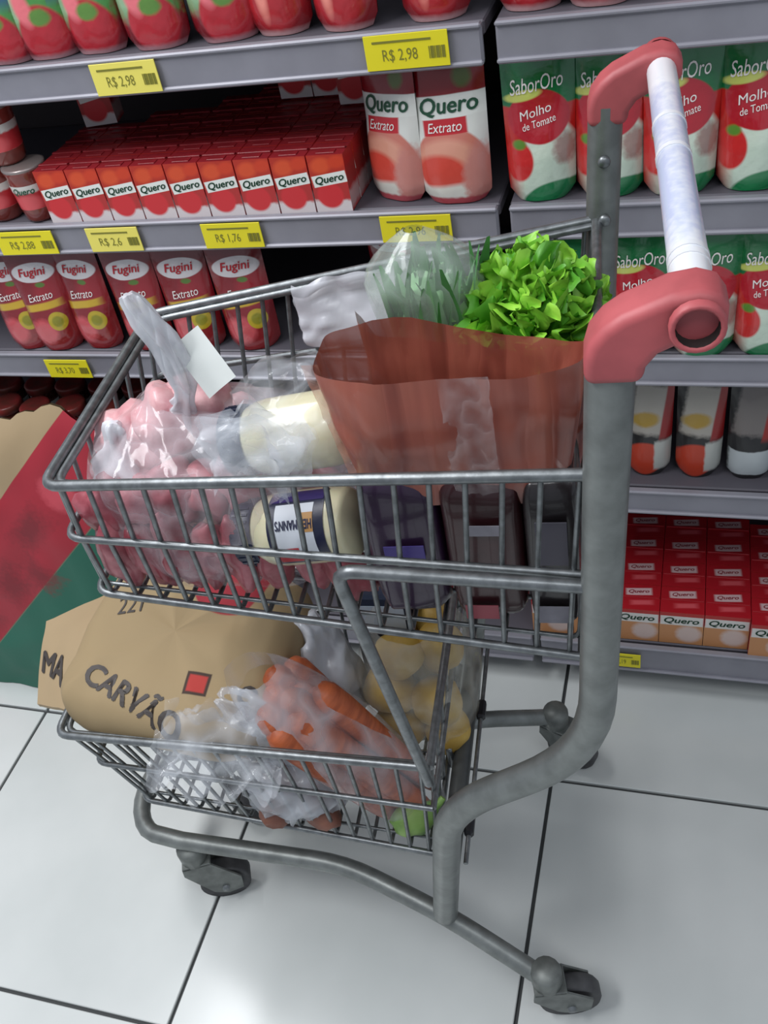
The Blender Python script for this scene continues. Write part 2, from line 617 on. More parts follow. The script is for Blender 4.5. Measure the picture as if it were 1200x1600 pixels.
# --- large paste pouches
BIGQ = printed('big_pouch_print', '#8b1a22', [('r', 0, .062, .06, .066, '#dfe0da', .05, .03), ('r', 0, .152, .07, .024, '#85141d', 0, .05),
               ('e', .02, .15, .012, .012, '#5a6a2a', 0, .5, .5),
               ('e', .0, .052, .045, .042, '#c9796a', 0, .06), ('e', -.006, .058, .038, .022, '#d99a84', .1, .3), ('e', -.012, .04, .034, .022, '#cf4a3c', 0, .3),
               ('r', .0, .0085, .05, .016, '#d8d6cc', .1, .2), ('e', .036, .03, .02, .04, '#c9867c', 0, .4, 1.),
               ('r', .0, .003, .06, .005, '#b04a52', 0, .3, .6),
               ('r', -.004, .094, .028, .009, '#c0242e', .08, .05), ('r', .0, .117, .06, .013, '#e6e8e2', .08, .05)], .25)
bq = pouch_mesh('large_paste_pouch', .094, .168, .05, [BIGQ, INKGR, INKW], 7.,
                [('Quero', .002, .1175, .074, .023, 1, .08, .2, .012), ('Extrato', -.004, .094, .044, .011, 2, .08, .2, .0)], .02)
for x, y, rz, lb in ((.807, .288, -30, 'narrow-looking large white and red paste pouch next to the small cartons'),
                     (.888, .27, -4, 'large white and red paste pouch beside the black gap')):
    tag(obj('large_paste_pouch', bq, None, (x, y, LEV[2] + .001), (R(-2), 0, R(rz))), lb, 'pouch', 'large white and red paste pouches')

# --- green tomato sauce pouches (right unit)
GRN = printed('green_pouch_print', '#116b3a', [('r', 0, .05, .06, .062, '#b9231f', 0, .02), ('e', .012, .045, .034, .055, '#cfdccb', 0, .12),
              ('r', .02, .02, .05, .034, '#c9dac8', 0, .2), ('e', -.026, .05, .018, .024, '#c92c2c', 0, .15), ('e', -.024, .07, .008, .006, '#5d8a34', 0, .5),
              ('e', .030, .062, .014, .018, '#a58a80', 0, .5, 1.), ('e', .0, .1, .036, .03, '#b21d2c', 0, .06),
              ('e', .016, .0, .04, .024, '#1d7d4a', .2, .1), ('e', -.018, .124, .022, .006, '#c9d06a', .15, .3), ('r', 0, .166, .06, .03, '#12703c', 0, .1)], .2, .6, 40., .8)
GT = [('SaborOro', -.002, .137, .062, .017, 1, .12, .3, .0), ('Molho', -.004, .106, .038, .010, 1, .25, .2, .0), ('de Tomate', .0, .094, .040, .008, 1, .25, .2, .0)]
gm = [pouch_mesh('green_sauce_pouch', .086, .178, .05, [GRN, INKW], s, GT) for s in (11., 12., 13.)]
for lv, xs in ((2, (.997, 1.078, 1.158, 1.24, 1.325, 1.408, 1.49, 1.574)), (3, (1.045, 1.118, 1.196, 1.274, 1.354, 1.436, 1.518, 1.6))):
    for i, x in enumerate(xs):
        y = .268 if lv == 2 else .258
        o = obj('green_sauce_pouch', gm[(i + lv) % 3], None, (x, y + .004 * (i % 2), LEV[lv] + .001), (R(2 if lv == 3 else -1), 0, R((4, -3, 5, -2, 3)[i % 5])))
        tag(o, '%s green and red tomato sauce pouch from the left on the %s shelf, right unit' % (ORD[i], 'second' if lv == 2 else 'third'),
            'pouch', 'green sauce pouches on the right unit')

# --- red pouches with white ovals (third shelf, left)
FUG = printed('red_pouch_print', '#841c24', [('r', 0, .16, .06, .02, '#6e1a20', 0, .2, .3), ('r', 0, .02, .06, .03, '#8e2428', 0, .4, .6),
              ('e', -.012, .035, .022, .022, '#c9545a', 0, .4, .6), ('e', .024, .10, .03, .03, '#98202a', 0, .4),
              ('e', 0, .132, .036, .0155, '#d9d4d6', .03, .07), ('r', 0, .078, .03, .0055, '#c7a32c', .12, .2),
              ('e', .016, .052, .015, .0155, '#b9a22a', 0, .07), ('e', .016, .052, .009, .009, '#8e8a24', 0, .3), ('e', .006, .112, .008, .004, '#5a7a30', 0, .4)], .2, .6, 40., .8)
FT = [('Fugini', 0, .132, .046, .017, 1, .03, .2, .01), ('Extrato', .0, .094, .042, .012, 2, .12, .2, .0)]
fm = [pouch_mesh('red_paste_pouch', .084, .164, .05, [FUG, INKR, INKW], s, FT) for s in (21., 22., 23.)]
for i, (x, y, rz) in enumerate(((.155, .268, 5), (.212, .264, 9), (.286, .27, -4), (.378, .266, 3), (.465, .268, 6), (.556, .268, 10))):
    o = obj('red_paste_pouch', fm[i % 3], None, (x - .008, y, LEV[3] + .001), (R(-1.5), 0, R(rz)))
    tag(o, '%s red pouch with white oval from the left on the third shelf' % ORD[i], 'pouch', 'red pouches with white ovals')
o = obj('red_paste_pouch', fm[1], None, (.772, .335, LEV[3] + .001), (0, 0, R(4)))
tag(o, 'red pouch with white oval standing alone behind the white plastic sheet', 'pouch')

# --- fourth shelf, left: glass jars with red lids
JG = M('jar_dark_sauce', '#4a1d18', .1, var=.3, vscale=40., coat=.7)
JL = M('jar_red_lid', '#8e2a2c', .35, var=.45, vscale=35., col2='#5d3028')
JB = M('jar_white_label', '#c3c8c9', .5, var=.2, vscale=30.)
b = MB()
b.lathe([(0, 0), (.027, 0), (.029, .003), (.029, .02)], 22, 0)
b.lathe([(.029, .02), (.0294, .021), (.0294, .07), (.029, .071)], 22, 2)
b.lathe([(.029, .071), (.0285, .08), (.025, .088)], 22, 0)
b.lathe([(.0265, .088), (.028, .089), (.028, .102), (.026, .104), (.022, .1035), (0, .103)], 22, 1)
jm = b.mesh('sauce_jar', [JG, JL, JB])
for i, x in enumerate((-.06, .006, .072, .14, .21, .278, .345, .412)):
    o = obj('sauce_jar', jm, None, (x, .275 + .008 * (i % 2), LEV[4] + .001), (0, 0, R(30 * i)))
    tag(o, '%s red-lidded glass sauce jar from the left on the fourth shelf' % ORD[i], 'jar', 'red-lidded jars on the fourth shelf')
for i, x in enumerate((-.03, .04, .106, .176, .245, .312, .38)):
    o = obj('sauce_jar', jm, None, (x, .345, LEV[4] + .001), (0, 0, R(20 * i)))
    tag(o, '%s red-lidded sauce jar from the left in the rear row, fourth shelf' % ORD[i], 'jar', 'second row of red-lidded jars')

# --- fourth shelf, right: dark pouches with orange tomato
DRK = printed('dark_pouch_print', '#1c1a1c', [('r', .006, .115, .03, .04, '#a9a39a', -.12, .1, .2), ('r', .032, .115, .012, .05, '#8e1f20', -.12, .1), ('e', -.006, .1, .02, .012, '#a98a3a', 0, .4, .5),
              ('e', -.006, .032, .028, .030, '#b8381c', 0, .12), ('r', .024, .038, .016, .026, '#b6b8b2', 0, .1, .2)], .35, .2)
DRK2 = printed('dark_pouch_print_plain', '#1a191c', [('r', .002, .118, .026, .04, '#77706d', -.12, .1, .3), ('r', .03, .118, .012, .05, '#9a2018', -.12, .1), ('r', .004, .03, .034, .022, '#b9c0c2', 0, .05, .1)], .35, .2)
dm = [pouch_mesh('dark_sauce_pouch', .068, .155, .045, [m_], 31. + k) for k, m_ in enumerate((DRK, DRK2))]
for i, (x, k) in enumerate(((1.055, 0), (1.131, 0), (1.203, 0), (1.275, 1), (1.348, 1), (1.42, 0), (1.492, 0), (1.565, 1))):
    o = obj('dark_sauce_pouch', dm[k], None, (x, .29, LEV[4] + .001), (0, 0, R(3)))
    tag(o, '%s dark sauce pouch from the left on the fourth shelf, right unit' % ORD[i], 'pouch', 'dark pouches on the right unit')

# --- bottom shelf, right: cartons packed in rows, logos on their tops
BCF = printed('low_carton_front', '#b3302c', [('r', 0, .02, .04, .03, '#c4895a', 0, .05, .4), ('e', .012, .026, .02, .02, '#d0b9b0', 0, .4, .5), ('r', 0, .058, .034, .011, '#dcd8d2', 0, .03)], .4, 0, coat=.1)
BCT = printed('low_carton_top', '#ad1c26', [('r', .0, .012, .021, .008, '#d6b3b4', .1, .1), ('r', .006, -.012, .017, .005, '#d2555c', .1, .3)], .35, 0, coat=.1, axes='xy')
b = MB()
bw, bd, bh = .0705, .058, .078
vs_ = [(i * bw / 2, j * bd / 2, k * bh) for i in (-1, 1) for j in (-1, 1) for k in (0, 1)]
b.add(vs_, [(0, 4, 5, 1), (2, 3, 7, 6)], 0)
b.add(vs_, [(0, 1, 3, 2), (4, 6, 7, 5), (0, 2, 6, 4)], 1)
b.add(vs_, [(1, 5, 7, 3)], 1)
b.box((0, 0, bh + .0008), (bw * .96, .004, .0016), .0004, 1)
b.text('Quero', .056, .016, lambda x, y: (x, -bd / 2 - .0006, .058 + y), 2, .25, .01)
b.text('Quero', .034, .009, lambda x, y: (x * .995 - y * .1, .012 + y * .995 + x * .1, bh + .0007), 3, .25, .01)
lcm = b.mesh('low_paste_carton', [BCF, BCT, INKGR, M('logo_red_ink', '#8e3038', .5)])
for c in range(9):
    for r_ in range(4):
        x = .98 + .0715 * c
        y = .252 + .0588 * r_ - (.012 if c == 5 else 0)
        o = obj('low_paste_carton', lcm, None, (x, y, LEV[5] + .001))
        tag(o, ('%s red paste carton from the left at the front of the bottom shelf' % ORD[c]) if r_ == 0 else
            'red paste carton, %s in depth in the %s column of the bottom shelf' % (ORD[r_], ORD[c]), 'carton', 'cartons on the bottom shelf')

# ------------------------------------------------------------------ price tags
def price_tag(x, z, wd, ht, text, mt, label, y=YF):
    b = MB()
    b.box((0, 0, 0), (wd, .0016, ht), .0003, 0)
    b.text(text, wd * .42, ht * .38, lambda px, pz: (px - wd * .08, -.0012, pz - ht * .1), 1)
    for k in range(9):
        b.box((wd * .27 + k * wd * .022, -.0011, -ht * .08), (wd * (.008 + .006 * (k % 3)), .0006, ht * .34), 0, 1)
    b.box((-wd * .05, -.0011, ht * .3), (wd * .7, .0006, ht * .06), 0, 1)
    o = b.build('price_tag', [mt, INKG], None, (x, y - .006, z))
    tag(o, label, 'price tag', 'yellow price tags on the shelf rails')


price_tag(.495, 1.1015, .092, .038, 'R$ 2,98', YELLOWP, 'pale yellow price tag on the top shelf rail, near the left edge')
price_tag(.858, 1.1035, .098, .038, 'R$ 2,98', YELLOW, 'bright yellow price tag on the top shelf rail, near the black gap')
price_tag(.245, .886, .098, .036, 'R$ 2,88', YELLOW, 'yellow price tag on the second rail at the left frame edge')
price_tag(.393, .887, .084, .036, 'R$ 2,6', YELLOWP, 'pale yellow price tag on the second rail under the small cartons')
price_tag(.578, .887, .088, .036, 'R$ 1,76', YELLOW, 'yellow price tag in the middle of the second rail')
price_tag(.838, .888, .094, .036, 'R$ 2,96', YELLOW, 'yellow price tag on the second rail under the large pouches')
price_tag(.218, .664, .080, .034, 'R$ 3,70', YELLOW, 'yellow price tag on the third rail behind the basket corner')
price_tag(1.098, .084, .066, .034, 'R$ 2,19', YELLOW, 'yellow price tag on the bottom rail beside the cart post', .207)

# ------------------------------------------------------------------ shopping cart
CX, CYY, TH = 1.037, -.155, .096


def c2w(l, w_, z):
    return (CX + l * math.cos(TH) - w_ * math.sin(TH), CYY + l * math.sin(TH) + w_ * math.cos(TH), z)


cart = empty('shopping_cart', (CX, CYY, 0), TH)
tag(cart, 'grey two-basket wire shopping cart with white handle and faded red brackets', 'shopping cart')


def cpart(name, b, mats, par=cart):
    return b.build(name, mats, par)


TR = .0168
for s in (-1, 1):
    b = MB()
    b.tube(fillet([(.076, s * .205, 1.095), (.060, s * .205, .640), (-.100, s * .196, .505), (-.146, s * .160, .170)], [0, .09, .075, 0], 8), TR, 14)
    cpart('post', b, TUBE)
# base tube with its front bow
b = MB()
near = [(-.020, -.207, .108), (-.145, -.160, .160), (-.30, -.100, .165), (-.56, -.082, .165)]
arc = [(-.60 - .05 * math.sin(a) - .0, -.075 * math.cos(a), .165) for a in [R(x) for x in range(10, 171, 16)]]
far = [(x, -y, z) for x, y, z in reversed(near)]
pts = fillet([near[0], near[1], near[2], near[3]], .05, 4) + [Vector(p) for p in arc] + fillet(far, .05, 4)
b.tube(pts, .0135, 12)
cpart('base_tube', b, TUBE)
# crossbar with wire and clips between the two posts
b = MB()
b.tube([(-.120, -.172, .330), (-.120, .172, .330)], .0125, 12)
cb = cpart('crossbar', b, DARKTUBE)
b = MB()
b.tube([(-.100, -.172, .335), (-.100, .172, .335)], .0030, 6)
cpart('gate_wire', b, METAL)
for w_ in (-.12, .055):
    b = MB()
    b.box((-.100, w_, .335), (.012, .030, .014), .003)
    cpart('clip', b, BLACK)
b = MB()
b.tube(fillet([(-.136, -.02, .31), (-.136, -.02, .355), (-.136, -.008, .318), (-.136, .004, .355), (-.136, .004, .33)], .01, 3), .0045, 6)
cpart('hook', b, METAL)

# support rods: along the basket side, then down to the lower basket
for s in (-1, 1):
    b = MB()
    b.tube(fillet([(.06, s * .206, .872), (-.148, s * .204, .888), (-.115, s * .190, .545)], .02, 5), .0062, 8)
    cpart('support_rod', b, METAL)

# baskets ---------------------------------------------------------
def lerp(a, b, t):
    return a + (b - a) * t


def basket(name, rim, mid, flo, n_cross, n_long, double=True, rad=.0026):
    """rim/mid/flo: (l_front, w_front, z_front, l_rear, w_rear, z_rear)"""
    def P(q, t, side):   # t: 0 front .. 1 rear
        return Vector((lerp(q[0], q[3], t), side * lerp(q[1], q[4], t), lerp(q[2], q[5], t)))

    def loop(q, r_, off=0.):
        k = [P(q, 1, -1), P(q, 0, -1), P(q, 0, 1), P(q, 1, 1)]
        k = [v + Vector((0, 0, off)) for v in k]
        b_ = MB()
        b_.tube(fillet(k, .018, 5), r_, 8)
        b_.tube([k[3], k[0]], r_, 8)
        return b_
    b = loop(rim, .0052)
    root = cpart(name, b, METAL)
    if double:
        b = loop((rim[0] + .008, rim[1] - .007, rim[2] - .004, rim[3], rim[4] - .006, rim[5] - .004), .0040)
        cpart('inner_rim', b, METAL, root)
    for q in mid:
        cpart('wire', loop(q, .0038), METAL, root)
    cpart('wire', loop(flo, .0042), METAL, root)
    # cross wires: near side, floor, far side in one U
    for i in range(n_cross):
        t = (i + .6) / n_cross
        k = []
        for s in (-1, 1):
            seq = [P(rim, t, s), P(flo, t, s)]
            if mid:
                seq = [P(rim, t, s), P(mid[0], t, s), P(flo, t, s)]
            if s == 1:
                seq = seq[::-1]
            seq = [v + Vector((0, -s * .003, -.004 if v.z < flo[2] + .04 else 0)) for v in seq]
            k += seq
        b = MB()
        b.tube(fillet(k, .012, 3), rad, 6)
        cpart('wire', b, METAL, root)
    for i in range(n_long):
        t = (i + .5) / n_long * 2 - 1
        seq = [Vector((rim[0], t * rim[1], rim[2]))] + [Vector((q[0], t * q[1], q[2])) for q in mid]
        seq += [Vector((flo[0], t * flo[1], flo[2])), Vector((flo[3], t * flo[4], flo[5]))]
        seq += [Vector((q[3], t * q[4], q[5])) for q in reversed(mid)] + [Vector((rim[3], t * rim[4], rim[5]))]
        seq = [v + Vector((.003 if v.x < -.3 else -.003, 0, -.001)) for v in seq]
        b = MB()
        b.tube(fillet(seq, .012, 3), rad, 6)
        cpart('wire', b, METAL, root)
    return root


UR = (-.424, .146, .936, .066, .198, .982)
UM = (-.436, .137, .862, .058, .197, .876)
UF = (-.450, .118, .764, .050, .180, .752)
basket('upper_basket', UR, [UM], UF, 17, 8)
LR = (-.605, .126, .505, -.116, .176, .552)
LM = (-.588, .114, .425, -.126, .166, .450)
LF = (-.568, .098, .310, -.142, .150, .312)
basket('lower_basket', LR, [LM], LF, 17, 7)

# handle and brackets ----------------------------------------------
b = MB()
b.tube([(.125, w_ / 100, 1.122) for w_ in range(-22, 24, 2)], .0130, 20)
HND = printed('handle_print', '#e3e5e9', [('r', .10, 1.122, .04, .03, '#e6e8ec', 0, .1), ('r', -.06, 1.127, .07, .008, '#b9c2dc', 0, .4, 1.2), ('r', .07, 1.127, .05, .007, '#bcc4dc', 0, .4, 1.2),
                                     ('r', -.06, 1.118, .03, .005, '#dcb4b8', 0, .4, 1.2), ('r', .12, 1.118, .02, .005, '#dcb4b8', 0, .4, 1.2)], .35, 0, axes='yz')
hn = cpart('handle', b, HND)
for w_ in (-.155, -.165, .0, .06):
    b = MB()
    b.tube([(.125, w_, 1.122), (.125, w_ + .006, 1.122)], .0136, 20)
    cpart('sleeve_ring', b, WHITEP, hn)
prof = [(.0590, 1.077), (.0590, 1.094), (.0625, 1.107), (.071, 1.118), (.082, 1.126), (.110, 1.138), (.126, 1.1405), (.138, 1.1365), (.1435, 1.128), (.1435, 1.116),
        (.138, 1.1075), (.126, 1.1035), (.114, 1.1025), (.104, 1.0975), (.097, 1.088), (.0955, 1.077)]
for s in (-1, 1):
    b = MB()
    h = .0178
    nn = len(prof)
    vs_ = [(x, -h, z) for x, z in prof] + [(x, h, z) for x, z in prof]
    fs = [tuple(range(nn)), tuple(range(2 * nn - 1, nn - 1, -1))] + [(i, i + nn, (i + 1) % nn + nn, (i + 1) % nn) for i in range(nn)]
    b.add([(x, y + s * .207, z) for x, y, z in vs_], fs)
    o = cpart('handle_bracket', b, PINK)
    md = o.modifiers.new('round', 'BEVEL')
    md.width = .007
    md.segments = 4
    for pl in o.data.polygons:
        pl.use_smooth = True
    wn = o.modifiers.new('normals', 'WEIGHTED_NORMAL')
    wn.keep_sharp = False
    md.limit_method = 'ANGLE'
    md.angle_limit = R(50)
    b = MB()
    ring = [(.0165, 0), (.0165, .006), (.0150, .0075), (.0128, .006), (.0125, -.02), (0, -.021)]
    X = Matrix.Translation((.125, s * .2275, 1.122)) @ Matrix.Rotation(R(90) * (1 if s < 0 else -1), 4, 'X')
    b.lathe(ring, 20, 0, X, mats=[0, 0, 0, 1, 1, 1])
    cpart('handle_socket', b, [PINK, RUST], o)
for z in (1.045, .985):
    b = MB()
    b.lathe([(0, .004), (.005, .004), (.0062, .0015), (.0062, 0)], 12, 0, Matrix.Translation((.074, .188, z)) @ Matrix.Rotation(R(90), 4, 'X'))
    cpart('bolt', b, METAL)

# casters ------------------------------------------------------------
def caster(l, w_, yaw, zt, r_=.043):
    """stem at l,w_; the wheel trails behind it in direction yaw"""
    ca, sa = math.cos(yaw), math.sin(yaw)
    X = Matrix.Translation((l, w_, 0)) @ Matrix.Rotation(yaw, 4, 'Z')
    b = MB()
    b.lathe([(0, zt + .022), (.019, zt + .022), (.021, zt + .016), (.021, zt - .012), (.016, zt - .016), (0, zt - .016)], 16, 0, X)
    tr = .028
    for s in (-1, 1):
        pr = [(-.020, zt - .010), (.022, zt - .010), (tr + .030, r_ + .020), (tr + .026, r_ - .012), (tr, r_ - .018), (tr - .02, r_ - .006), (-.022, zt - .03)]
        nn = len(pr)
        y0, y1 = s * .0165, s * .0195
        vs_ = [(x, y0, z) for x, z in pr] + [(x, y1, z) for x, z in pr]
        fs = [tuple(range(nn)), tuple(range(2 * nn - 1, nn - 1, -1))] + [(i, i + nn, (i + 1) % nn + nn, (i + 1) % nn) for i in range(nn)]
        b.add(vs_, fs, 0, False, X)
    b.box((.002, 0, zt - .012), (.044, .039, .006), .001, 0, X)
    c = cpart('caster', b, FORK)
    Y = X @ Matrix.Translation((tr, 0, r_)) @ Matrix.Rotation(R(90), 4, 'X')
    b = MB()
    b.lathe([(.0, -.0125), (.018, -.0125), (.022, -.011), (.034, -.011), (.040, -.0125), (r_, -.008), (r_, .008), (.040, .0125), (.034, .011), (.022, .011), (.018, .0125), (0, .0125)], 26, 0, Y)
    cpart('wheel', b, RUBBER, c)
    b = MB()
    b.lathe([(0, -.024), (.006, -.024), (.006, .024), (0, .024)], 10, 0, Y)
    cpart('axle', b, METAL, c)


caster(-.012, -.207, R(12), .106)
caster(-.012, .207, R(-25), .106)
caster(-.555, -.082, R(20), .128, .040)
caster(-.555, .082, R(-40), .128, .040)

# ------------------------------------------------------------------ things in the upper basket
def croot(name, l, w_, z, label, cat, group=None):
    e = empty(name, c2w(l, w_, z), TH)
    tag(e, label, cat, group)
    return e


# raw chicken in a knotted clear bag
e = croot('chicken_bag', -.300, -.035, .768, 'knotted clear plastic bag of raw pink chicken at the front of the upper basket', 'meat bag')
CHK = [M('chicken_skin', '#d6a9ab', .45, var=.2, vscale=45., coat=.2, col2='#c58389', bmp=.5, bscale=70.),
       M('chicken_pink', '#bb6d74', .45, vscale=45., col2='#964450', coat=.2, bmp=.5, bscale=70.),
       M('chicken_red', '#8a303c', .45, vscale=40., col2='#b0606a', coat=.2, bmp=.5, bscale=70.)]
rnd = random.Random(11)
spots = []
for i in range(8):                                    # long pieces against the near side
    t = i / 7
    spots.append((-.105 + .235 * t, -.072 + rnd.uniform(-.004, .006) - .014 * t, .050 + rnd.uniform(-.008, .01), .021, .019, .046, 2 if i % 3 else 1, rnd.uniform(-.35, .1)))
for i in range(5):
    spots.append((-.105 + .036 * i, -.050 + rnd.uniform(-.008, .008), .104 + rnd.uniform(-.012, .012), .030, .027, .034, 1 if i % 2 else 2, rnd.uniform(-.5, .5)))
for i in range(4):
    spots.append((-.092 + .028 * i, -.008 + rnd.uniform(-.012, .012), .138 + rnd.uniform(-.006, .014) + (.016 if i in (2, 3) else 0), .034, .034, .032, 0, rnd.uniform(-.5, .5)))
for i in range(5):
    spots.append((-.085 + .042 * i, .042, .062, .03, .03, .04, 1, rnd.uniform(-.4, .4)))
for i in range(3):
    spots.append((-.075 + .04 * i, .042, .115, .032, .03, .034, 0, rnd.uniform(-.4, .4)))
for i in range(4):
    spots.append((-.07 + .05 * i, .0, .056, .035, .03, .04, 1, 0))
for i, (x, y, z, a, b_, c_, k, tl) in enumerate(spots):
    b = MB()
    blob(b, (0, 0, 0), (a, b_, c_), .4, 1.5, i * 3.1, 20, 14)
    b.build('chicken_piece', CHK[k], e, (x, y, z), (tl * .6, tl, rnd.uniform(0, 3)))
b = MB()
def bagfn(u, v):
    a = u * 2 * math.pi
    z = .0 + v * .205
    k = (.80 + .25 * math.sin(math.pi * min(1, v * 1.15))) * (1. if v < .72 else max(.06, 1 - ((v - .72) / .28) ** 1.3))
    n_ = N(math.cos(a) * 2.2, math.sin(a) * 2.2, v * 3.2, 1.3, 5.) * .16 + (1 - abs(N(math.cos(a) * 3, math.sin(a) * 3, v * 2, 1.5, 9.)) * 2) * .03
    k *= 1 + n_
    cx = .0 + .03 * max(0, v - .6)
    def sg(x, ex):
        return math.copysign(abs(x) ** ex, x)
    sh = max(0., v - .35)
    return (cx + .012 - .10 * sh + (.132 - .085 * sh) * k * sg(math.cos(a), .7), -.012 + .084 * k * sg(math.sin(a), .7), z)
b.grid(bagfn, 56, 30, 0, True, wrapu=True)
b.build('bag_film', FILMP, e)
def twist(path, radii, pleats, flat, seed):
    """pinched, pleated plastic: a flattened tube with folds along it"""
    b = MB()
    pts = [Vector(p) for p in path]
    n = len(pts)
    def fn(u, v):
        i = min(n - 1, int(round(v * (n - 1))))
        t = (pts[min(n - 1, i + 1)] - pts[max(0, i - 1)]).normalized()
        x = t.cross(Vector((0, 1, 0))).normalized()
        y = t.cross(x)
        a = u * 2 * math.pi
        r_ = radii[i] * (1 + .30 * math.sin(pleats * a + seed + v * 5) + .25 * N(math.cos(a) * 2, math.sin(a) * 2, v * 6, 1, seed))
        return tuple(pts[i] + x * r_ * math.cos(a) + y * r_ * math.sin(a) * flat)
    b.grid(fn, 36, n, 0, True, wrapu=True)
    b.grid(lambda u, v: tuple(pts[-1].lerp(Vector(fn(u, 1)), v)), 36, 2, 0, True, wrapu=True)
    return b


def smooth_path(ctrl, n):
    c = [Vector(p) for p in ctrl]
    out = []
    for k in range(n):
        t = k / (n - 1) * (len(c) - 1)
        i = min(len(c) - 2, int(t))
        f = t - i
        p0, p1, p2, p3 = c[max(0, i - 1)], c[i], c[i + 1], c[min(len(c) - 1, i + 2)]
        out.append(.5 * ((2 * p1) + (p2 - p0) * f + (2 * p0 - 5 * p1 + 4 * p2 - p3) * f * f + (3 * p1 - p0 - 3 * p2 + p3) * f ** 3))
    return out


FILMN = film('neck_film', '#e2e4ea', .5, .85, 30., .12, .6, stretch=(2, 2, .4))
pth = smooth_path([(-.030, -.01, .160), (-.006, -.028, .192), (.006, -.036, .226), (.006, -.04, .262), (-.002, -.044, .292), (-.010, -.046, .318)], 22)
rr = [.028, .022, .017, .013, .010, .0075, .0075, .009, .011, .012, .013, .013, .0125, .0125, .013, .0125, .012, .0115, .011, .0105, .009, .006]
twist(pth, rr, 5, .6, 2.).build('bag_neck', FILMN, e)
b = MB()
b.grid(lambda u, v: (-.017 + .034 * u, -.003 * math.sin(u * 3), -.027 + .054 * v), 6, 6)
b.build('price_label', M('label_paper', '#dfe3df', .6, var=.08, vscale=20.), e, (.034, -.040, .245), (R(-30), R(-32), R(12)))
pth = smooth_path([(-.085, -.035, .125), (-.082, -.04, .15), (-.078, -.042, .172), (-.074, -.042, .186)], 14)
twist(pth, [.032, .030, .027, .023, .018, .013, .010, .009, .009, .0095, .0095, .009, .007, .004], 4, .8, 5.).build('bag_corner', FILMN, e)

# mayonnaise jars
MAYO = M('mayonnaise_cream', '#dcd6b4', .25, var=.06, vscale=15., coat=.5, sss=.15)
LID = M('navy_lid', '#1d2740', .4, var=.2, vscale=80.)
NAVY = M('navy_label', '#20243f', .35, var=.2, vscale=30.)
PURP = M('violet_band', '#34285f', .35)
LBW = M('white_label_paper', '#cdd2da', .45)


def mayo(l, w_, z, rot, label, with_label):
    e = croot('mayonnaise_jar', l, w_, z, label, 'jar', 'mayonnaise jars')
    e.rotation_euler = rot
    e.scale = (.86, .86, .86)
    b = MB()
    b.lathe([(0, 0), (.034, 0), (.039, .005), (.041, .02), (.041, .085), (.039, .1), (.034, .112)], 28)
    b.build('jar_body', MAYO, e)
    b = MB()
    b.lathe([(.0365, .110), (.038, .112), (.038, .134), (.036, .137), (.033, .1375), (0, .1365)], 28)
    for k in range(28):
        a = 2 * math.pi * (k + .5) / 28
        b.box((.038, 0, .123), (.0018, .0028, .02), 0, 0, Matrix.Rotation(a, 4, 'Z'))
    b.build('lid', LID, e)
    if with_label:
        R0 = .0416
        def wrap(a0, a1, z0, z1, r_):
            return lambda u, v: (r_ * math.cos(lerp(a0, a1, u)), r_ * math.sin(lerp(a0, a1, u)), lerp(z0, z1, v))
        A = with_label
        b = MB()
        b.grid(wrap(A - 1.15, A + 1.15, .018, .086, R0), 24, 3, 0)
        b.grid(wrap(A - .75, A + .62, .030, .076, R0 + .0004), 20, 3, 1)
        b.grid(wrap(A + .70, A + 1.12, .020, .084, R0 + .0004), 10, 3, 2)
        b.grid(wrap(A - 1.02, A - .55, .052, .08, R0 + .0008), 10, 3, 3)
        b.grid(wrap(A - .15, A + .35, .030, .046, R0 + .0008), 8, 3, 4)
        b.text("HELLMANN'S", .044, .011, lambda x, y: ((R0 + .0012) * math.cos(A + .05 - y / R0), (R0 + .0012) * math.sin(A + .05 - y / R0), .053 - x * -1), 5, 0, .02)
        b.build('jar_label', [NAVY, LBW, PURP, INKR, M('toast_print', '#b98a52', .5), INKB], e)
    return e


mayo(-.150, -.072, .938, (0, R(-98), R(0) + TH), 'cream mayonnaise jar with navy lid lying on top, under the clear bag', 0)
mayo(-.150, -.118, .862, (0, R(-101), R(-5) + TH), 'lower mayonnaise jar with dark blue printed label behind the near wires', R(-48))
# crumpled clear bag over the jars
b = MB()
def crump(u, v):
    a = u * 2 * math.pi
    k = math.sin(math.pi * (.02 + .96 * v)) ** .6
    n_ = N(math.cos(a) * 2, math.sin(a) * 2, v * 4, 1.2, 31.) * .22 + (1 - 2 * abs(N(math.cos(a) * 2, math.sin(a) * 2, v * 4, 2., 12.))) * .09
    return (.072 * k * (1 + n_) * math.cos(a), .056 * k * (1 + n_) * math.sin(a), .125 * (v - .5) + .02 * n_)
b.grid(crump, 54, 30, 0, True, wrapu=True)
o = b.build('clear_bag', film('crumpled_clear_film', '#e6ebf2', .02, .2, 24., .06, .8), None, c2w(-.178, -.060, .935), (R(12), R(18), TH))
tag(o, 'crumpled clear plastic bag wrapped around the mayonnaise jars', 'plastic bag')
b = MB()
for k in range(3):
    s0 = k * 7.3
    b.grid(lambda u, v: ((-.05 + .10 * u) * (1 - .35 * v) + .018 * N(u * 3, v * 3, s0), -.012 * k * .6 + .014 * N(u * 4, v * 4, s0 + 3), -.060 * v + .02 * math.sin(u * 3.1) + .012 * N(u * 5, v * 3, s0 + 6)), 14, 12)
o = b.build('bag_handle_film', film('knotted_film', '#eef2f8', .06, .36, 26., .07, .8), None, c2w(-.208, -.135, .985), (R(-14), R(16), TH))
tag(o, 'bunched clear bag end hanging over the near basket rim', 'plastic bag')

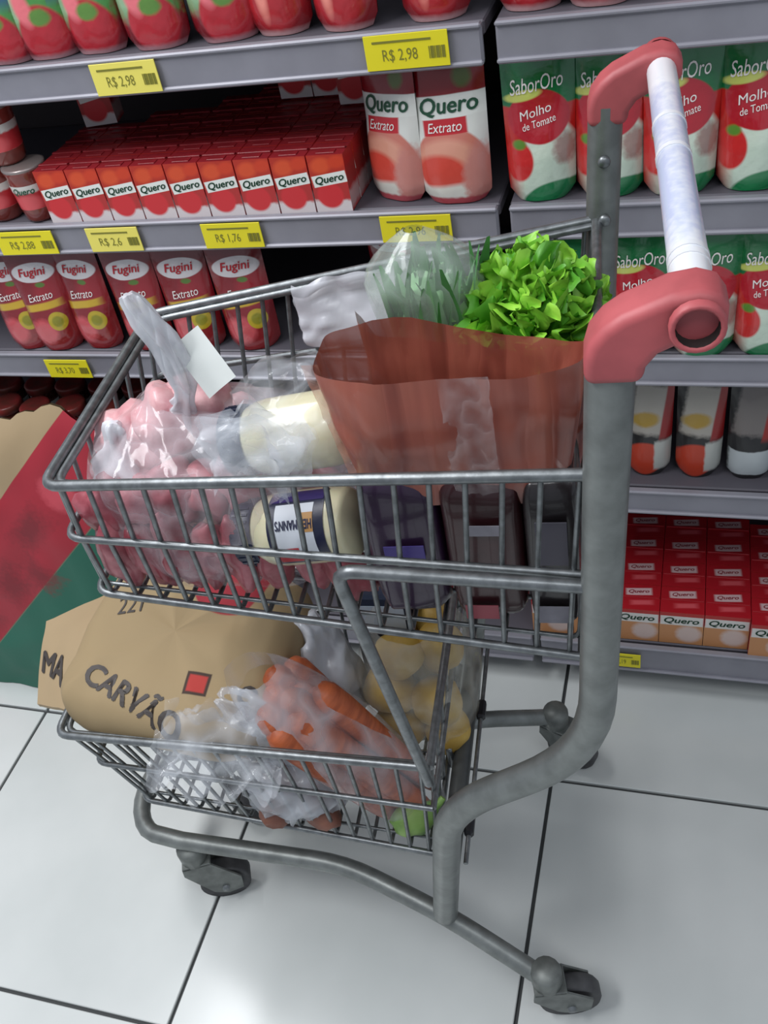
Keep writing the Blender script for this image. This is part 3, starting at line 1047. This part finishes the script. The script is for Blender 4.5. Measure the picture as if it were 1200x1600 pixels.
# dark packs at the rear of the basket
def pack(l, w_, z, d, mats, label, rz=0., lab=None, seed=0.):
    b = MB()
    blob(b, (0, 0, d[2] / 2), (d[0] / 2, d[1] / 2, d[2] / 2), .05, 4., seed, 28, 20, p=7.)
    e = b.build('dark_pack', mats[0], None, c2w(l, w_, z), (0, 0, TH + rz))
    tag(e, label, 'package', 'dark packages under the brown bag')
    if lab:
        for (x, zz, ww, hh, mt) in lab:
            q = MB()
            q.box((x, -d[1] / 2 - .0045, zz), (ww, .001, hh), .0003)
            q.build('pack_label', mt, e)
    return e


PM = M('maroon_foil', '#3b171c', .3, var=.3, vscale=25., bmp=.5, bscale=35., coat=.3)
PD = M('charcoal_foil', '#2a2426', .3, var=.3, vscale=25., bmp=.5, bscale=35., coat=.3)
PV = M('aubergine_foil', '#35203c', .3, var=.3, vscale=25., bmp=.5, bscale=35., coat=.3)
GREYL = M('grey_label', '#8d8a94', .5, var=.2, vscale=60.)
pack(-.102, -.112, .770, (.068, .075, .165), [PV], 'dark violet package at the left under the brown bag', .04, [(.0, .085, .036, .022, M('violet_print', '#3a2a78', .4))], 1.)
pack(-.030, -.115, .768, (.068, .078, .172), [PM], 'maroon package between the violet and charcoal ones', .0, [(-.008, .018, .03, .018, M('pink_print', '#9a4650', .5)), (.004, .12, .03, .012, GREYL)], 2.)
pack(.028, -.118, .766, (.046, .08, .172), [PD], 'charcoal package with grey label beside the cart post', .0, [(-.002, .022, .034, .022, GREYL), (.0, .11, .026, .05, M('slate_print', '#4d4a55', .5))], 3.)
pack(-.04, -.01, .768, (.17, .1, .15), [PD], 'wide dark package hidden behind the front three', 0., None, 4.)

# brown bags
BRN = film('brown_film', '#a35947', .84, .95, 24., .3, .25, stretch=(2.5, 2.5, .15), col2='#843f32')
BRN2 = film('brown_film_back', '#a05643', .86, .95, 24., .3, .25, stretch=(2.5, 2.5, .15), col2='#803c30')


def brown_bag(l, w_, z, hl, hw_, ht, slope, label, mt, seed, back=0.):
    e = croot('brown_bag', l, w_, z, label, 'bag', 'brown plastic bags')
    b = MB()
    def fn(u, v):
        a = u * 2 * math.pi
        def sg(x, ex):
            return math.copysign(abs(x) ** ex, x)
        k = .80 + .20 * v ** .8
        x = hl * k * sg(math.cos(a), .45)
        y = hw_ * (.8 + .2 * v) * sg(math.sin(a), .55)
        n_ = .007 * N(x * 26, y * 30, v * 3, 1, seed) + .004 * (1 - 2 * abs(N(x * 22 + v * 2, y * 10, v * 2.2, 1, seed + 4)))
        zz = v * ht + slope * x * v + .004 * N(x * 18, y * 18, 0, 1, seed) * v - back * v * max(0., y / hw_ + .5) - (.26 * max(0., x + .05) * v * max(0., y / hw_) if back < .05 else 0)
        return (x, y + n_ - .006 * math.sin(v * 3.1), zz)
    b.grid(fn, 64, 18, 0, True, wrapu=True)
    b.grid(lambda u, v: (fn(u, 0)[0] * v, fn(u, 0)[1] * v, 0), 64, 3, 0, True, wrapu=True)
    b.build('bag_wall', mt, e)
    q = MB()      # clear seam strip running down the front
    q.grid(lambda u, v: (-.003 + .038 * u + .002 * N(u * 3, v * 9, seed), -hw_ * (.8 + .2 * v) - .0045 - .003 * abs(N(u * 5, v * 11, seed + 2)), ht * (.10 + .95 * v)), 9, 26)
    q.build('clear_strip', FILMS, e)
    if back > .05:
        return e
    q = MB()      # clear welded edge at the side
    q.grid(lambda u, v: (-hl * (.80 + .2 * v) - .010 + .014 * u, -hw_ * .35 + .004 * N(u * 4, v * 12, seed + 4), ht * (.0 + 1.0 * v)), 5, 22)
    q.build('welded_edge', FILMO, e)
    return e


FILMS = film('glossy_strip_film', '#d8d0d0', .04, .24, 50., .05, 1., stretch=(1., 1., .6))
FILMO = film('orange_tinted_film', '#d99a80', .25, .6, 30., .12, .8)
brown_bag(-.045, -.108, .905, .106, .048, .133, -.0, 'front brown plastic bag with clear strip in the upper basket', BRN, 3., .0)
brown_bag(-.040, .035, .80, .106, .078, .196, -.17, 'rear brown plastic bag holding the lettuce', BRN2, 8., .09)

# lettuce
e = croot('lettuce', .006, .055, .908, 'bright green curly lettuce sticking out of the rear brown bag', 'lettuce')
LET = M('lettuce_green', '#97cf45', .45, vscale=28., col2='#6fb430', sss=.15, bmp=.3, bscale=60.)
LET2 = M('lettuce_dark', '#5fa52c', .45, vscale=28., col2='#3f8420', bmp=.3, bscale=60.)
rnd = random.Random(3)


def leaf(seed, L, spread, curl):
    b = MB()
    def fn(u, v):
        a = (u - .5) * 2 * spread
        r_ = L * (.10 + .90 * v)
        e2 = .15 + .85 * v ** 1.4
        r_ *= 1 + .10 * e2 * math.sin(a * 9 + seed) + .08 * e2 * math.sin(a * 21 + seed * 2)
        x, z = r_ * math.sin(a), r_ * math.cos(a)
        y = curl * L * v * v + e2 * (.0075 * math.sin(a * 8 + seed + v * 3) + .0060 * math.sin(a * 17 + 2 * seed + v * 7)) + e2 * .009 * N(x * 75, z * 75, seed) + e2 * .006 * N(x * 160, z * 160, seed + 5)
        return (x + .004 * e2 * N(x * 110, z * 110, seed + 9), -y, z - .3 * curl * L * v ** 3)
    b.grid(fn, 45, 13, 0, True)
    return b


nl = 74
for i in range(nl):
    ph = math.acos(1 - (i + .5) / nl * 1.25)           # from the crown down past the equator
    a = i * 2.39996
    d = Vector((math.sin(ph) * math.cos(a), math.sin(ph) * math.sin(a), math.cos(ph)))
    base = Vector((d.x * .036, d.y * .052, .038 + d.z * .036))
    aim = (d + Vector((rnd.uniform(-.35, .35), rnd.uniform(-.35, .35), .35 + rnd.uniform(-.2, .3)))).normalized()
    q = aim.to_track_quat('Z', 'Y').to_euler()
    b = leaf(rnd.uniform(0, 50), rnd.uniform(.036, .048), rnd.uniform(.8, 1.15), rnd.uniform(-.2, .45))
    o = b.build('lettuce_leaf', LET if rnd.random() < .75 else LET2, e, base, q)
    o.rotation_euler = (aim.to_track_quat('Z', 'Y') @ Matrix.Rotation(rnd.uniform(0, 6.28), 3, 'Z').to_quaternion()).to_euler()
b = MB()
blob(b, (0, 0, .03), (.035, .05, .05), .3, 2., 1., 20, 14)
b.build('lettuce_heart', LET2, e)
# herbs in clear film
e = croot('herb_bag', -.082, .060, .890, 'clear bag of pale green herbs next to the lettuce', 'herb bag')
HG = [M('herb_green', '#4f8f4c', .5, var=.3, vscale=40.), M('herb_pale', '#86b884', .5, var=.2, vscale=40.)]
rnd = random.Random(8)
for i in range(90):
    b = MB()
    a, r_ = rnd.uniform(0, 6.3), .042 * rnd.random() ** .5
    x, y = r_ * math.cos(a), r_ * math.sin(a)
    dx, dy, hh = rnd.uniform(-.025, .025), rnd.uniform(-.02, .02), rnd.uniform(.10, .15)
    wv = rnd.uniform(.005, .012)
    ang = rnd.uniform(0, 3.1)
    b.grid(lambda u, v: (x + dx * v * v + (u - .5) * 2 * wv * math.sin(math.pi * (.1 + .85 * v)) * math.cos(ang), y + dy * v * v + (u - .5) * 2 * wv * math.sin(math.pi * (.1 + .85 * v)) * math.sin(ang), hh * v), 3, 9)
    b.build('herb_leaf', HG[i % 3 == 0], e)
b = MB()
def hb(u, v):
    a = u * 2 * math.pi
    k = (.8 + .35 * v) if v < .72 else (1.05 * (1 - ((v - .72) / .30) ** 1.6 * .93))
    k *= 1 + .10 * N(math.cos(a) * 2, math.sin(a) * 2, v * 2, 1.3, 2.) + .05 * (1 - 2 * abs(N(math.cos(a) * 3, math.sin(a) * 3, v, 1.4, 6.)))
    return (.052 * k * math.cos(a) - .012 * v, .044 * k * math.sin(a), v * .165)
b.grid(hb, 40, 20, 0, True, wrapu=True)
b.build('bag_film', film('herb_film', '#d0dcd4', .12, .38, 20., .1, .5), e)
b = MB()
blob(b, (0, 0, .06), (.040, .034, .062), .35, 3., 5., 26, 18)
b.build('herb_bunch', M('herb_bunch_green', '#6ea56a', .6, vscale=70., col2='#9cc496', bmp=.8, bscale=90., stretch=(1, 1, .3)), e)
# white plastic sheet behind
b = MB()
def sheet(u, v, d=0.):
    return (-.075 + .15 * u - .01 * v, .012 * N(u * 3, v * 2, 1.) + .006 * (1 - 2 * abs(N(u * 5, v * 4, 2.))) + d * math.sin(math.pi * u) + d * .2, (.062 + .030 * u - .012 * N(u * 6, 0, 3) - d) * v)
b.grid(lambda u, v: sheet(u, v), 30, 14)
b.grid(lambda u, v: sheet(u, v, .012), 30, 14)
o = b.build('white_plastic_bag', film('white_bag_film', '#cfcfd6', .5, .8, 10., .3, .35), None, c2w(-.150, .060, .930), (R(-14), R(2), TH + R(-5)))
tag(o, 'white plastic sheet sticking up at the left of the herb bag', 'plastic bag')

# ------------------------------------------------------------------ things in the lower basket
KRAFT = M('kraft_paper', '#a28c6c', .8, var=.12, vscale=6., bmp=.15, bscale=25.)
# charcoal sack lying in the basket
SHX, SHY, SHZ = .150, .132, .120
SB = printed('sack_kraft_print', '#94805f', [('e', .045, .085, .05, .05, '#8e1f2c', 0, .05), ('r', .056, -.062, .015, .015, '#3a2a22', .1, .05), ('r', .056, -.062, .011, .011, '#a8342e', .1, .1),  # kraft base darkened: the shade lying on this sack is put into its colour
             ], .8, .12, 20., 0., axes='xy')
e = croot('charcoal_sack', -.462, .008, .458, 'brown kraft charcoal sack with black lettering in the lower basket', 'sack')
e.rotation_euler = (R(10), R(3), TH + R(-8))
b = MB()
PW = 5.
blob(b, (0, 0, 0), (SHX, SHY, SHZ), .03, 3.2, 3., 72, 44, p=PW)
b.v = [(x * (1 - .20 * min(1, max(0, (.062 - z) / .09))) + .03 * min(1, max(0, (.062 - z) / .09)), (y + .0) * (1 - .38 * min(1, max(0, (.062 - z) / .07))) + .010 * min(1, max(0, (.062 - z) / .07)), z) for x, y, z in b.v]
b.v = [(x + .004 * (1 - 2 * abs(N(x * 22, y * 22, z * 22, 1, 2.))), y, z + .006 * (1 - 2 * abs(N(x * 15, y * 17, z * 6, 1, 7.))) - .004) for x, y, z in b.v]
sack_bvh = BVHTree.FromPolygons([Vector(v) for v in b.v], b.f)
b.build('sack_body', SB, e)


def stop(x, y):
    hit = sack_bvh.ray_cast(Vector((x, y, .5)), Vector((0, 0, -1)))[0]
    return (hit.z if hit else 0.) + .0012


def sacktext(body, cx, cy, wd, ht, rot, bold=.02):
    b = MB()
    ca, sa = math.cos(rot), math.sin(rot)
    b.text(body, wd, ht, lambda x, y: (cx + x * ca - y * sa, cy + x * sa + y * ca, stop(cx + x * ca - y * sa, cy + x * sa + y * ca)), 0, 0, bold)
    b.build('lettering', INKK, e)


sacktext('CARVÃO', -.020, -.092, .150, .036, R(-18))
sacktext('221', -.078, .028, .034, .026, R(15), 0)
sacktext('C', .118, -.060, .018, .026, R(-24))
# folded end of the sack
b = MB()
fl = [(-.138, -.100, .04), (-.138, .095, .05), (-.262, .030, .015), (-.235, -.080, -.02)]
def flap(u, v, dz=0.):
    a = Vector(fl[0]).lerp(Vector(fl[3]), v)
    c = Vector(fl[1]).lerp(Vector(fl[2]), v)
    p = a.lerp(c, u)
    p.z += .028 * math.sin(math.pi * u) * (1 - v * .8) + .004 * N(u * 4, v * 4, 2.) + dz
    return tuple(p)
b.grid(lambda u, v: flap(u, v), 14, 12)
b.grid(lambda u, v: flap(1 - u, v, -.008), 14, 12)
for k in (0, 1):
    b.grid(lambda u, v: flap(k, u, -.008 * v), 12, 2)
b.grid(lambda u, v: flap(u, 1, -.008 * v), 14, 2)
b.build('folded_end', KRAFT, e)
b = MB()
def ft(x, y):
    p = Vector(flap(min(1, max(0, .36 - x / .30 + y / .14)), min(1, max(0, .66 - x / .11))))
    return (p.x, p.y, p.z + .002)
b.text('MA', .060, .034, ft, 0, 0, .02)
b.build('lettering', INKK, e)

# carrots
e = croot('carrot_bag', -.225, -.085, .318, 'clear bag of orange carrots slanting over the lower basket rim', 'carrot bag')
CAR = M('carrot_orange', '#bb623a', .5, vscale=30., col2='#9c4c2c', bmp=.3, bscale=50., stretch=(1, 1, 5), sss=.1)
rnd = random.Random(5)
for i in range(10):
    a = i * 2.4
    rr_ = 0 if i == 0 else (.022 if i < 5 else .040)
    b = MB()
    L = rnd.uniform(.23, .265)
    pts = [(0, 0, L * t) for t in (0, .04, .12, .3, .55, .8, .93, .98, 1)]
    rad = [.003, .009, .013, .016, .0185, .0205, .0195, .014, .005]
    b.tube(pts, .01, 12, radii=rad)
    b.build('carrot', CAR, e, (.045 + rr_ * math.cos(a) * .9, rr_ * math.sin(a) * .8, .012 + rnd.uniform(0, .012)), (rnd.uniform(-.06, .06), R(-31) + rnd.uniform(-.06, .06), 0))
b = MB()
def cbag(u, v):
    a = u * 2 * math.pi
    k = math.sin(math.pi * (.06 + .90 * v)) ** .35
    k *= 1 + .10 * N(math.cos(a) * 2, math.sin(a) * 2, v * 2, 1.2, 7.) + .05 * (1 - 2 * abs(N(math.cos(a) * 3, math.sin(a) * 3, v * 1.2, 1.5, 4.)))
    return (.055 - .165 * v + .062 * k * math.cos(a), .056 * k * math.sin(a), -.0 + .275 * v)
b.grid(cbag, 44, 24, 0, True, wrapu=True)
b.build('bag_film', FILMC, e)

# potatoes
e = croot('potato_bag', -.165, .035, .318, 'clear bag of yellow potatoes at the rear of the lower basket', 'potato bag')
POT = M('potato_skin', '#c6a44e', .55, vscale=22., col2='#a8863a', bmp=.2, bscale=60.)
for i, (x, y, z, r_) in enumerate(((-.04, -.02, .034, .034), (.025, -.025, .034, .032), (-.01, .035, .034, .036), (-.045, -.01, .098, .035), (.018, -.022, .092, .036), (.0, .04, .10, .034), (-.028, .0, .160, .034), (.024, .018, .158, .034), (.012, .06, .165, .03), (-.03, .055, .15, .03))):
    b = MB()
    blob(b, (0, 0, 0), (r_ * 1.12, r_ * .95, r_ * .92), .15, 1.5, i * 5., 18, 12)
    b.build('potato', POT, e, (x, y, z), (i, i * 2, i))
b = MB()
def pbag(u, v):
    a = u * 2 * math.pi
    k = math.sin(math.pi * (.06 + .88 * v)) ** .4
    k *= 1 + .1 * N(math.cos(a) * 2, math.sin(a) * 2, v * 2, 1.2, 17.) + .05 * (1 - 2 * abs(N(math.cos(a) * 3, math.sin(a) * 3, v * 1.2, 1.5, 14.)))
    return (-.008 + .082 * k * math.cos(a), .012 + .09 * k * math.sin(a), .225 * v)
b.grid(pbag, 40, 22, 0, True, wrapu=True)
b.build('bag_film', film('potato_film', '#dedccf', .06, .32, 20., .1, .6), e)

# brownish roots in film on the floor of the lower basket
e = croot('root_bag', -.325, -.090, .318, 'clear bag of brown roots low in the lower basket beside the carrots', 'vegetable bag')
ROOT = M('root_skin', '#8a5a48', .6, vscale=20., col2='#6d4438', bmp=.3, bscale=40.)
for i, (x, y, z, a_, c_) in enumerate(((-.03, -.01, .024, .026, .045), (.02, -.012, .024, .024, .05), (0, .02, .03, .028, .045), (-.01, -.005, .068, .024, .04), (.03, .02, .06, .022, .04))):
    b = MB()
    blob(b, (0, 0, 0), (a_, c_, a_), .2, 1.5, i * 7., 16, 10)
    b.build('root', ROOT, e, (x, y, z), (0, 0, i * .7))
b = MB()
blob(b, (0, 0, .065), (.072, .058, .064), .22, 2.4, 6., 36, 22, ridge=True)
b.build('bag_film', FILMW, e)

# green vegetable by the post
b = MB()
blob(b, (0, 0, .024), (.032, .022, .024), .2, 2., 2., 20, 12)
b.tube([(.026, 0, .03), (.036, .0, .034), (.042, .002, .038)], .004, 8, radii=[.008, .005, .004])
o = b.build('chayote', M('pale_green_skin', '#8fb060', .5, vscale=30., col2='#6f984a', bmp=.3), None, c2w(-.170, -.118, .318), (0, 0, TH + .5))
tag(o, 'pale green vegetable beneath the carrots beside the lower post', 'vegetable')

# white plastic bundle and pale carton behind the carrots
b = MB()
blob(b, (0, 0, .118), (.060, .05, .118), .28, 2.2, 4., 36, 24, ridge=True)
o = b.build('white_bundle', film('bundle_film', '#d9dde4', .7, .95, 12., .25, .6), None, c2w(-.30, .03, .320), (0, R(-6), TH))
tag(o, 'white plastic wrapped bundle behind the carrots in the lower basket', 'plastic bag')
b = MB()
b.box((0, 0, .115), (.075, .04, .23), .004)
b.box((0, -.0208, .190), (.068, .0012, .05), .0004, 1)
o = b.build('pale_carton', [M('navy_carton', '#26324a', .45), M('pale_blue_print', '#c3d0de', .45)], None, c2w(-.218, .075, .318), (R(-4), 0, TH))
tag(o, 'navy carton with pale blue panel behind the carrots', 'carton')
# crumpled clear film over the sack's near edge
b = MB()
def cfl(u, v):
    x = -.075 + .155 * u
    y = -.045 + .075 * v
    z = .03 * math.sin(math.pi * v) * math.sin(math.pi * u) + .035 * N(u * 4, v * 3, 1.) + .018 * (1 - 2 * abs(N(u * 6, v * 5, 2.))) - .055 * (1 - v) ** 2
    return (x, y + .02 * N(u * 4, 3, 0), z)
b.grid(cfl, 40, 24)
b.grid(lambda u, v: (cfl(u, v)[0] + .01, cfl(u, v)[1] * .9, cfl(u, v)[2] + .012 + .012 * N(u * 7, v * 5, 9.)), 40, 24)
o = b.build('crumpled_film', film('loose_film', '#e0e4ea', .04, .24, 22., .06, .6), None, c2w(-.385, -.135, .520), (R(-22), R(6), TH))
tag(o, 'crumpled clear film bunched over the lower basket rim', 'plastic bag')
b = MB()
blob(b, (0, 0, 0), (.05, .038, .09), .3, 2.2, 9., 34, 24, ridge=True)
o = b.build('milky_bag', FILMW, None, c2w(-.335, -.085, .475), (R(10), R(-30), TH))
tag(o, 'milky plastic bag between the charcoal sack and the carrots', 'plastic bag')

# ------------------------------------------------------------------ big sack leaning on the shelf behind the cart
SA = printed('sack_red_green_print', '#a08a6a', [('r', -.1535, .1602, 2., .0735, '#a02231', R(44), .008), ('r', -.0292, .0302, 2., .1065, '#1f6350', R(44), .02),
             ('r', .12, .43, .04, .022, '#7c1c27', R(44), .6, 1.4), ('r', .03, .30, .035, .03, '#7c1c27', R(44), .6, 1.4), ('e', .20, .50, .03, .04, '#c04652', R(44), .4, .8),
             ('r', .10, .33, .02, .03, '#7c1c27', R(44), .7, 1.4), ('r', -.08, .2, .03, .03, '#7c1c27', R(44), .7, 1.4)], .6, .35, 14., 0., axes='xz')
e = empty('printed_sack', (0, .07, .0))
e.rotation_euler = (math.atan(-.12), 0, 0)
tag(e, 'tall kraft sack with red and green print leaning on the shelf behind the basket corner', 'sack')
b = MB()
def ztop(x):
    if x < .232:
        return .655 - .30 * (.232 - x) - .10 * max(0, .05 - x) + .008 * N(x * 40, 0, 4.)
    return .655 - .80 * (x - .232)
def sk(side):
    def fn(u, v):
        x = -.36 + .76 * u
        z = ztop(x) * v
        th = .040 * max(0., math.sin(math.pi * u)) ** .4 * min(1, (1 - v) * 4) ** .6 * (.6 + .4 * min(1, v * 4))
        return (x, side * (th + .002) + .010 * N(u * 7, v * 4, 8. + side) + .006 * (1 - 2 * abs(N(u * 9, v * 7, 3.))), z / .9929)
    return fn
b.grid(sk(-1), 44, 34)
b.grid(lambda u, v: sk(1)(1 - u, v), 44, 34)
b.build('sack_body', SA, e)
print('objects', len(bpy.data.objects), 'tris', sum(len(o.data.loop_triangles) if False else len(o.data.polygons) * 2 for o in bpy.data.objects if o.type == 'MESH'))
